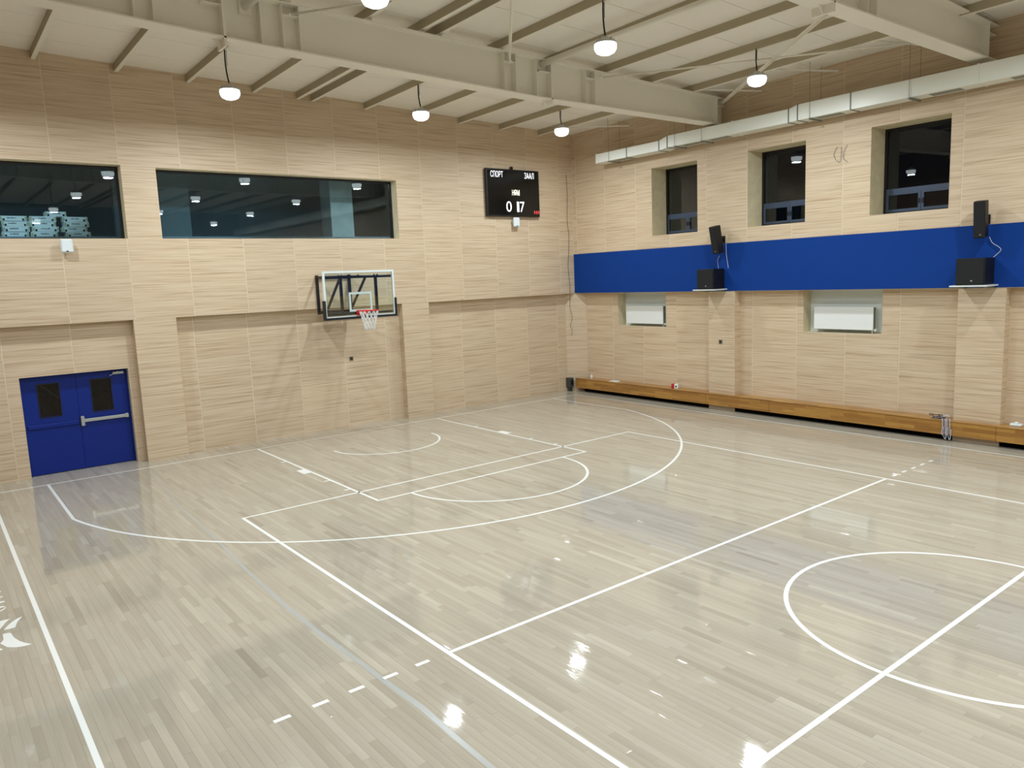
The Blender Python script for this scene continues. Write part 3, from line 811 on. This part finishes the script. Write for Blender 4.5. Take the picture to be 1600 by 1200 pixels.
def plate(name, label, loc, axis):
    t = thing(name, label, 'wall socket', loc)
    if axis == 'y':
        MB().bevbox(-.055, .055, -.012, 0, -.055, .055, .006).build('cover', 'dull_plate', t); MB().bevbox(-.03, .03, -.016, -.012, -.03, .03, .003).build('insert', 'black_plastic', t)
    else:
        MB().bevbox(-.012, 0, -.055, .055, -.055, .055, .006).build('cover', 'dull_plate', t); MB().bevbox(-.016, -.012, -.03, .03, -.03, .03, .003).build('insert', 'black_plastic', t)
plate('wall_socket', 'small brown square socket on the wall below the hoop', (.46, YL, 1.76), 'y')
plate('wall_socket', 'small brown square socket on the right-hand pilaster below the loudspeaker', (XU, -4.92, 1.79), 'x')

# ------------------------------------------------------------------ ventilation duct
D = thing('ventilation_duct', 'long pale rectangular air duct hung along the right wall', 'air duct', (7.58, -1.07, 6.8))
def dpt(name, mb, m_, fix=False): return mb.build(name, m_, D, (-7.58, 1.07, -6.8), fix=fix)
DX0, DX1 = 7.58, 7.98
secs = [(-1.07, -3.42, 6.80, 7.045), (-3.68, -7.18, 6.835, 7.125), (-7.38, -14.0, 6.845, 7.18), (-14.1, -28.5, 6.85, 7.2)]
for a, b, z0, z1 in secs: dpt('duct_section', MB().box(DX0, DX1, b, a, z0, z1), 'duct_white')
for s0, s1 in zip(secs, secs[1:]):
    mb = MB(); n = [(s0[1], s0[2], s0[3]), (s1[0], s1[2], s1[3])]
    for (y, z0, z1) in n: mb.v += [(DX0, y, z0), (DX1, y, z0), (DX1, y, z1), (DX0, y, z1)]
    for q in ((0, 1, 5, 4), (1, 2, 6, 5), (2, 3, 7, 6), (3, 0, 4, 7)): mb.face(list(q))
    dpt('duct_reducer', mb, 'duct_white', True)
def ring(y, z0, z1, m_='galvanised', wd=.025, e=.012):
    mb = MB(); mb.box(DX0-e, DX0, y-wd/2, y+wd/2, z0-e, z1+e); mb.box(DX1, DX1+e, y-wd/2, y+wd/2, z0-e, z1+e); mb.box(DX0, DX1, y-wd/2, y+wd/2, z0-e, z0); mb.box(DX0, DX1, y-wd/2, y+wd/2, z1, z1+e)
    dpt('flange', mb, m_)
def sec_at(y):
    for a, b, z0, z1 in secs:
        if b <= y <= a: return z0, z1
    return 6.835, 7.1
for y, m_ in ((-1.08, 'duct_white'), (-2.26, 'galvanised'), (-3.41, 'galvanised'), (-3.69, 'galvanised'), (-5.68, 'duct_white'), (-7.17, 'galvanised'), (-7.39, 'galvanised'), (-8.6, 'galvanised'), (-11.02, 'duct_white'), (-13.0, 'duct_white')):
    z0, z1 = sec_at(y); ring(y, z0, z1, m_)
for y in (-1.60, -3.95, -4.80, -7.69, -9.80, -12.3):
    z0, z1 = sec_at(y)
    for xx in (DX0-.025, DX1+.025):
        dpt('hanger_rod', MB().tube([(xx, y, z0-.03), (xx, y, roof(xx, y)-.005)], .0045, 6), 'galvanised')
    dpt('hanger_rail', MB().box(DX0-.05, DX1+.05, y-.018, y+.018, z0-.04, z0-.013), 'galvanised')
for y in (-1.95, -4.35, -5.2, -8.05, -10.4, -11.8):
    z0, z1 = sec_at(y); mb = MB()
    for k in range(4): mb.box(DX0+.09+.06*k, DX0+.13+.06*k, y-.28, y+.28, z0-.008, z0)
    dpt('air_outlet', mb, 'vent_dark')

# ------------------------------------------------------------------ speakers on the right wall
def sub(yc, label):
    sh = thing('speaker_shelf', 'grey wall shelf under the bass speaker, %s' % label, 'shelf', (XU, yc, 3.10), 'speaker shelves')
    MB().box(-.56, -.012, -.33, .33, .035, .062).build('board', 'niche_paint', sh)
    for s in (-.26, .26): MB().bar((-.013, s, .0), (-.45, s, .03), .03, .03).build('bracket', 'galvanised', sh)
    t = thing('bass_speaker', 'square black bass speaker on a wall shelf, %s' % label, 'loudspeaker', (XU-.02, yc, 3.163), 'black bass speakers')
    MB().bevbox(-.46, 0, -.255, .255, 0, .51, .008).build('cabinet', 'black_plastic', t)
    MB().box(-.475, -.4602, -.24, .24, .015, .495).build('grille', 'speaker_cloth', t)
    MB().bevbox(-.482, -.475, -.05, -.02, .07, .095, .003).build('badge', 'silver', t)
    mb = MB(); mb.bevbox(-.30, -.18, -.2575, -.2545, .22, .32, .003); mb.build('side_handle', 'black_metal', t)
sub(-4.80, 'nearer the far corner'); sub(-10.99, 'at the right edge')
def colspk(yc, tilt, label, yaw):
    t = thing('column_speaker', label, 'loudspeaker', (XU, yc, 4.40), 'black column speakers')
    MB().bevbox(-.02, 0, -.07, .07, -.09, .09, .004).build('wall_plate', 'black_metal', t)
    MB().bar((-.02, 0, 0), (-.16, 0, 0), .05, .05).build('bracket_arm', 'black_metal', t)
    r = (0, -tilt, yaw)
    c = MB().bevbox(-.12, .10, -.10, .10, -.345, .345, .012).build('cabinet', 'black_plastic', t, (-.26, 0, 0), r)
    MB().box(-.128, -.1202, -.085, .085, -.33, .33).build('grille', 'speaker_cloth', c)
    MB().bevbox(-.133, -.128, -.03, -.01, -.29, -.27, .002).build('badge', 'silver', c)
colspk(-5.0, .20, 'slim black column speaker tilted down, above the bass speaker nearer the corner', -.15)
colspk(-11.06, .13, 'slim black column speaker tilted down, at the right edge of the photo', .10)
def cable(pts, r, m_, name, label, parts='wire', group=None):
    o = Vector(pts[0]); t = thing(name, label, 'wire', o, group)
    MB().tube([tuple(Vector(p)-o) for p in smooth(pts)], r, 5).build(parts, m_, t); return t
def smooth(pts, n=5):
    P = [Vector(p) for p in pts]; out = []
    for i in range(len(P)-1):
        a = P[max(i-1, 0)]; b = P[i]; c = P[i+1]; d = P[min(i+2, len(P)-1)]
        for k in range(n):
            t = k/n; out.append(.5*((2*b)+(c-a)*t+(2*a-5*b+4*c-d)*t*t+(3*b-a-3*c+d)*t**3))
    return out+[P[-1]]
cable([(8.10, -5.13, 4.30), (8.06, -5.16, 4.05), (8.05, -5.20, 3.85), (8.04, -5.24, 3.675)], .006, 'wire_white', 'speaker_wire', 'white wire from column speaker down to bass speaker nearer the corner')
cable([(8.10, -4.93, 4.00), (8.11, -4.86, 3.90), (8.11, -4.87, 3.78), (8.05, -4.93, 3.675)], .004, 'wire_white', 'speaker_wire', 'short curled white wire above the bass speaker nearer the corner')
cable([(8.08, -11.15, 4.06), (8.09, -11.2, 3.95), (8.08, -11.31, 3.87), (8.09, -11.35, 3.80), (8.06, -11.24, 3.675)], .006, 'wire_white', 'speaker_wire', 'white wire between the two black speakers at right edge')
cable([(7.91, .57, 6.70), (7.93, .565, 6.1), (7.90, .57, 5.3), (7.95, .565, 4.9), (7.92, .57, 4.3), (7.88, .565, 3.9), (7.93, .57, 3.4), (7.93, .565, 3.05), (7.90, .56, 2.65), (7.99, .56, 2.35), (7.90, .56, 2.1), (7.97, .56, 1.95), (7.95, .56, 1.78)], .006, 'wire_black', 'loose_wire', 'long thin dark wire hanging down in the far corner')
for pts, lab in (([(XU-.02, -8.02, 6.22), (XU-.03, -7.95, 6.08), (XU-.02, -8.0, 5.94), (XU-.03, -8.10, 5.90), (XU-.02, -8.12, 6.2)], 'thin loop of loose wire between two upper windows, left strand'),
                 ([(XU-.02, -8.25, 6.22), (XU-.03, -8.18, 6.1), (XU-.02, -8.17, 5.95), (XU-.03, -8.22, 5.90), (XU-.02, -8.26, 5.87)], 'thin loose wire end between two upper windows, right strand')):
    cable(pts, .005, 'wire_grey', 'loose_wire', lab)

# ------------------------------------------------------------------ radiators in the niches
def radiator(y0, y1, label):
    t = thing('radiator', label, 'radiator', (8.56, (y0+y1)/2, 2.14), 'white panel radiators'); hw = abs(y1-y0)/2
    MB().bevbox(-.05, -.03, -hw, hw, .03, .55, .006).build('front_panel', 'white_enamel', t)
    MB().bevbox(.07, .09, -hw, hw, .03, .55, .006).build('rear_panel', 'white_enamel', t)
    mb = MB()
    n = int(hw*2/.05)
    for k in range(n): yy = -hw+.03+k*(2*hw-.06)/max(1, n-1); mb.box(-.0299, .0699, yy-.002, yy+.002, .06, .50)
    o = mb.build('convector_fins', 'galvanised', t); o['kind'] = 'stuff'
    for sx in (-1, 1): MB().box(-.0299, .0699, sx*(hw-.008)-.006, sx*(hw-.008)+.006, .05, .54).build('side_cover', 'galvanised', t)
    MB().tube([(.02, -hw+.05, .05), (.02, -hw+.05, -.048)], .012, 8).build('pipe', 'white_enamel', t)
    MB().bevbox(-.01, .05, -hw-.05, -hw+.01, .0, .06, .012).build('valve', 'white_plastic', t)
radiator(-1.25, -2.68, 'white panel radiator in the wall niche nearer the corner')
radiator(-7.31, -8.73, 'white panel radiator in the wall niche between the two pilasters')

# ------------------------------------------------------------------ long bench
BN = thing('wall_bench', 'long varnished wooden bench fixed along the right wall', 'bench', (8.0, 0.5, 0))
ZT = .43
def bp_(name, mb, m_='bench_wood', y=0, **k): return mb.build(name, m_, BN, (-8.0, -0.5, 0), **k)
yy = 0.5; lens = [5.05, 1.9, 5.0, 3.0, 3.0, 3.0]
for L in lens:
    bp_('front_board', MB().bevbox(8.0, 8.03, yy-L+.002, yy-.002, .125, ZT-.028, .003)); yy -= L
YE = yy
bp_('seat_edge', MB().bevbox(7.99, XU-.002, YE, .5, ZT-.027, ZT, .004))
edges = [.30]+[v for a, b in R_PIL if a > YE for v in (b+.002, a-.002)]+[YE]
for j in range(0, len(edges), 2): bp_('seat_board', MB().bevbox(XU-.0015, XL-.002, edges[j+1], edges[j], ZT-.027, ZT, .003))
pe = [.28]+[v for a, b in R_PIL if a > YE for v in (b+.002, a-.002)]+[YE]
for j in range(0, len(pe), 2): bp_('gap_shade_board', MB().box(8.17, 8.36, pe[j+1], pe[j], 0, ZT-.0275), 'matt_black')  # black boards added to stand for the deep shade under the bench
t = thing('wall_box', 'small black box at the far end of the bench in the corner', 'box', (7.92, .68, .13))
MB().bevbox(-.075, .075, -.10, .115, 0, .30, .01).build('case', 'bench_end', t); MB().bevbox(-.06, .06, -.108, -.1002, .08, .22, .004).build('front', 'black_plastic', t)
MB().box(-.05, .05, -.05, .05, -.13, -.0005).build('stand', 'bench_end', t)
# things left on the bench
t = thing('bottle', 'small white plastic bottle standing on the bench by the corner', 'bottle', (8.20, -.02, ZT))
MB().lathe([(0, 0), (.03, 0), (.033, .01), (.033, .085), (.015, .105), (0, .106)], n=14).build('body', 'white_plastic', t, fix=True); MB().lathe([(.0, .1062), (.014, .1062), (.014, .128), (0, .13)], n=12).build('cap', 'white_enamel', t, fix=True)
t = thing('paper_sheet', 'folded white paper sheets lying on the bench near the corner', 'paper', (8.14, -1.08, ZT))
MB().bevbox(-.09, .10, -.16, .16, .0005, .012, .002).build('sheet', 'white_enamel', t); MB().bevbox(-.06, .09, -.10, .13, .0125, .022, .002).build('top_sheet', 'white_plastic', t, rot=(0, 0, .1))
t = thing('small_box', 'little red and white box on the bench left of the first pilaster', 'box', (8.16, -3.38, ZT), rot=(0, 0, .35))
MB().bevbox(-.06, .06, -.10, -.001, .0005, .12, .004).build('white_half', 'white_enamel', t); MB().bevbox(-.06, .06, .0, .085, .0005, .12, .004).build('red_half', 'red_card', t)
MB().bevbox(-.064, -.0602, -.07, -.03, .03, .08, .002).build('print', 'black_plastic', t)
t = thing('socket_block', 'small white block on the bench at the right edge', 'block', (8.22, -11.72, ZT))
MB().bevbox(-.06, .06, -.10, .10, .0005, .05, .012).build('body', 'white_plastic', t); MB().bevbox(-.03, .03, -.03, .03, .0505, .08, .01).build('top', 'white_enamel', t)
t = thing('cable_bundle', 'tangled grey cables draped over the bench beside the second pilaster', 'cables', (8.06, -10.38, ZT))
random.seed(11)
for k in range(5):
    pts = []; cx, cyy = random.uniform(-.02, .06), random.uniform(-.10, .10); rr = random.uniform(.05, .12); zz = .012+.018*k
    for i in range(22):
        a = i*2*PI/18+k; pts.append((cx+rr*.5*math.cos(a), cyy+rr*1.3*math.sin(a), zz+.012*math.sin(a*3+k)))
    MB().tube(pts, .007, 5).build('coil', ('wire_grey', 'wire_black', 'wire_grey', 'wire_white', 'wire_black')[k], t)
for k in range(6):
    y_ = -.10-.028*k; dn = -.27-.04*(k % 3)
    MB().tube(smooth([(.03, y_+.05, .02), (-.05, y_+.02, .022), (-.085, y_, -.03), (-.09, y_-.005, dn*.6), (-.088, y_+.01, dn), (-.09, y_-.02, dn-.02), (-.092, y_-.03, dn*.5)]), .007, 5).build('hanging_strand', ('wire_white', 'wire_grey', 'wire_white')[k % 3], t)
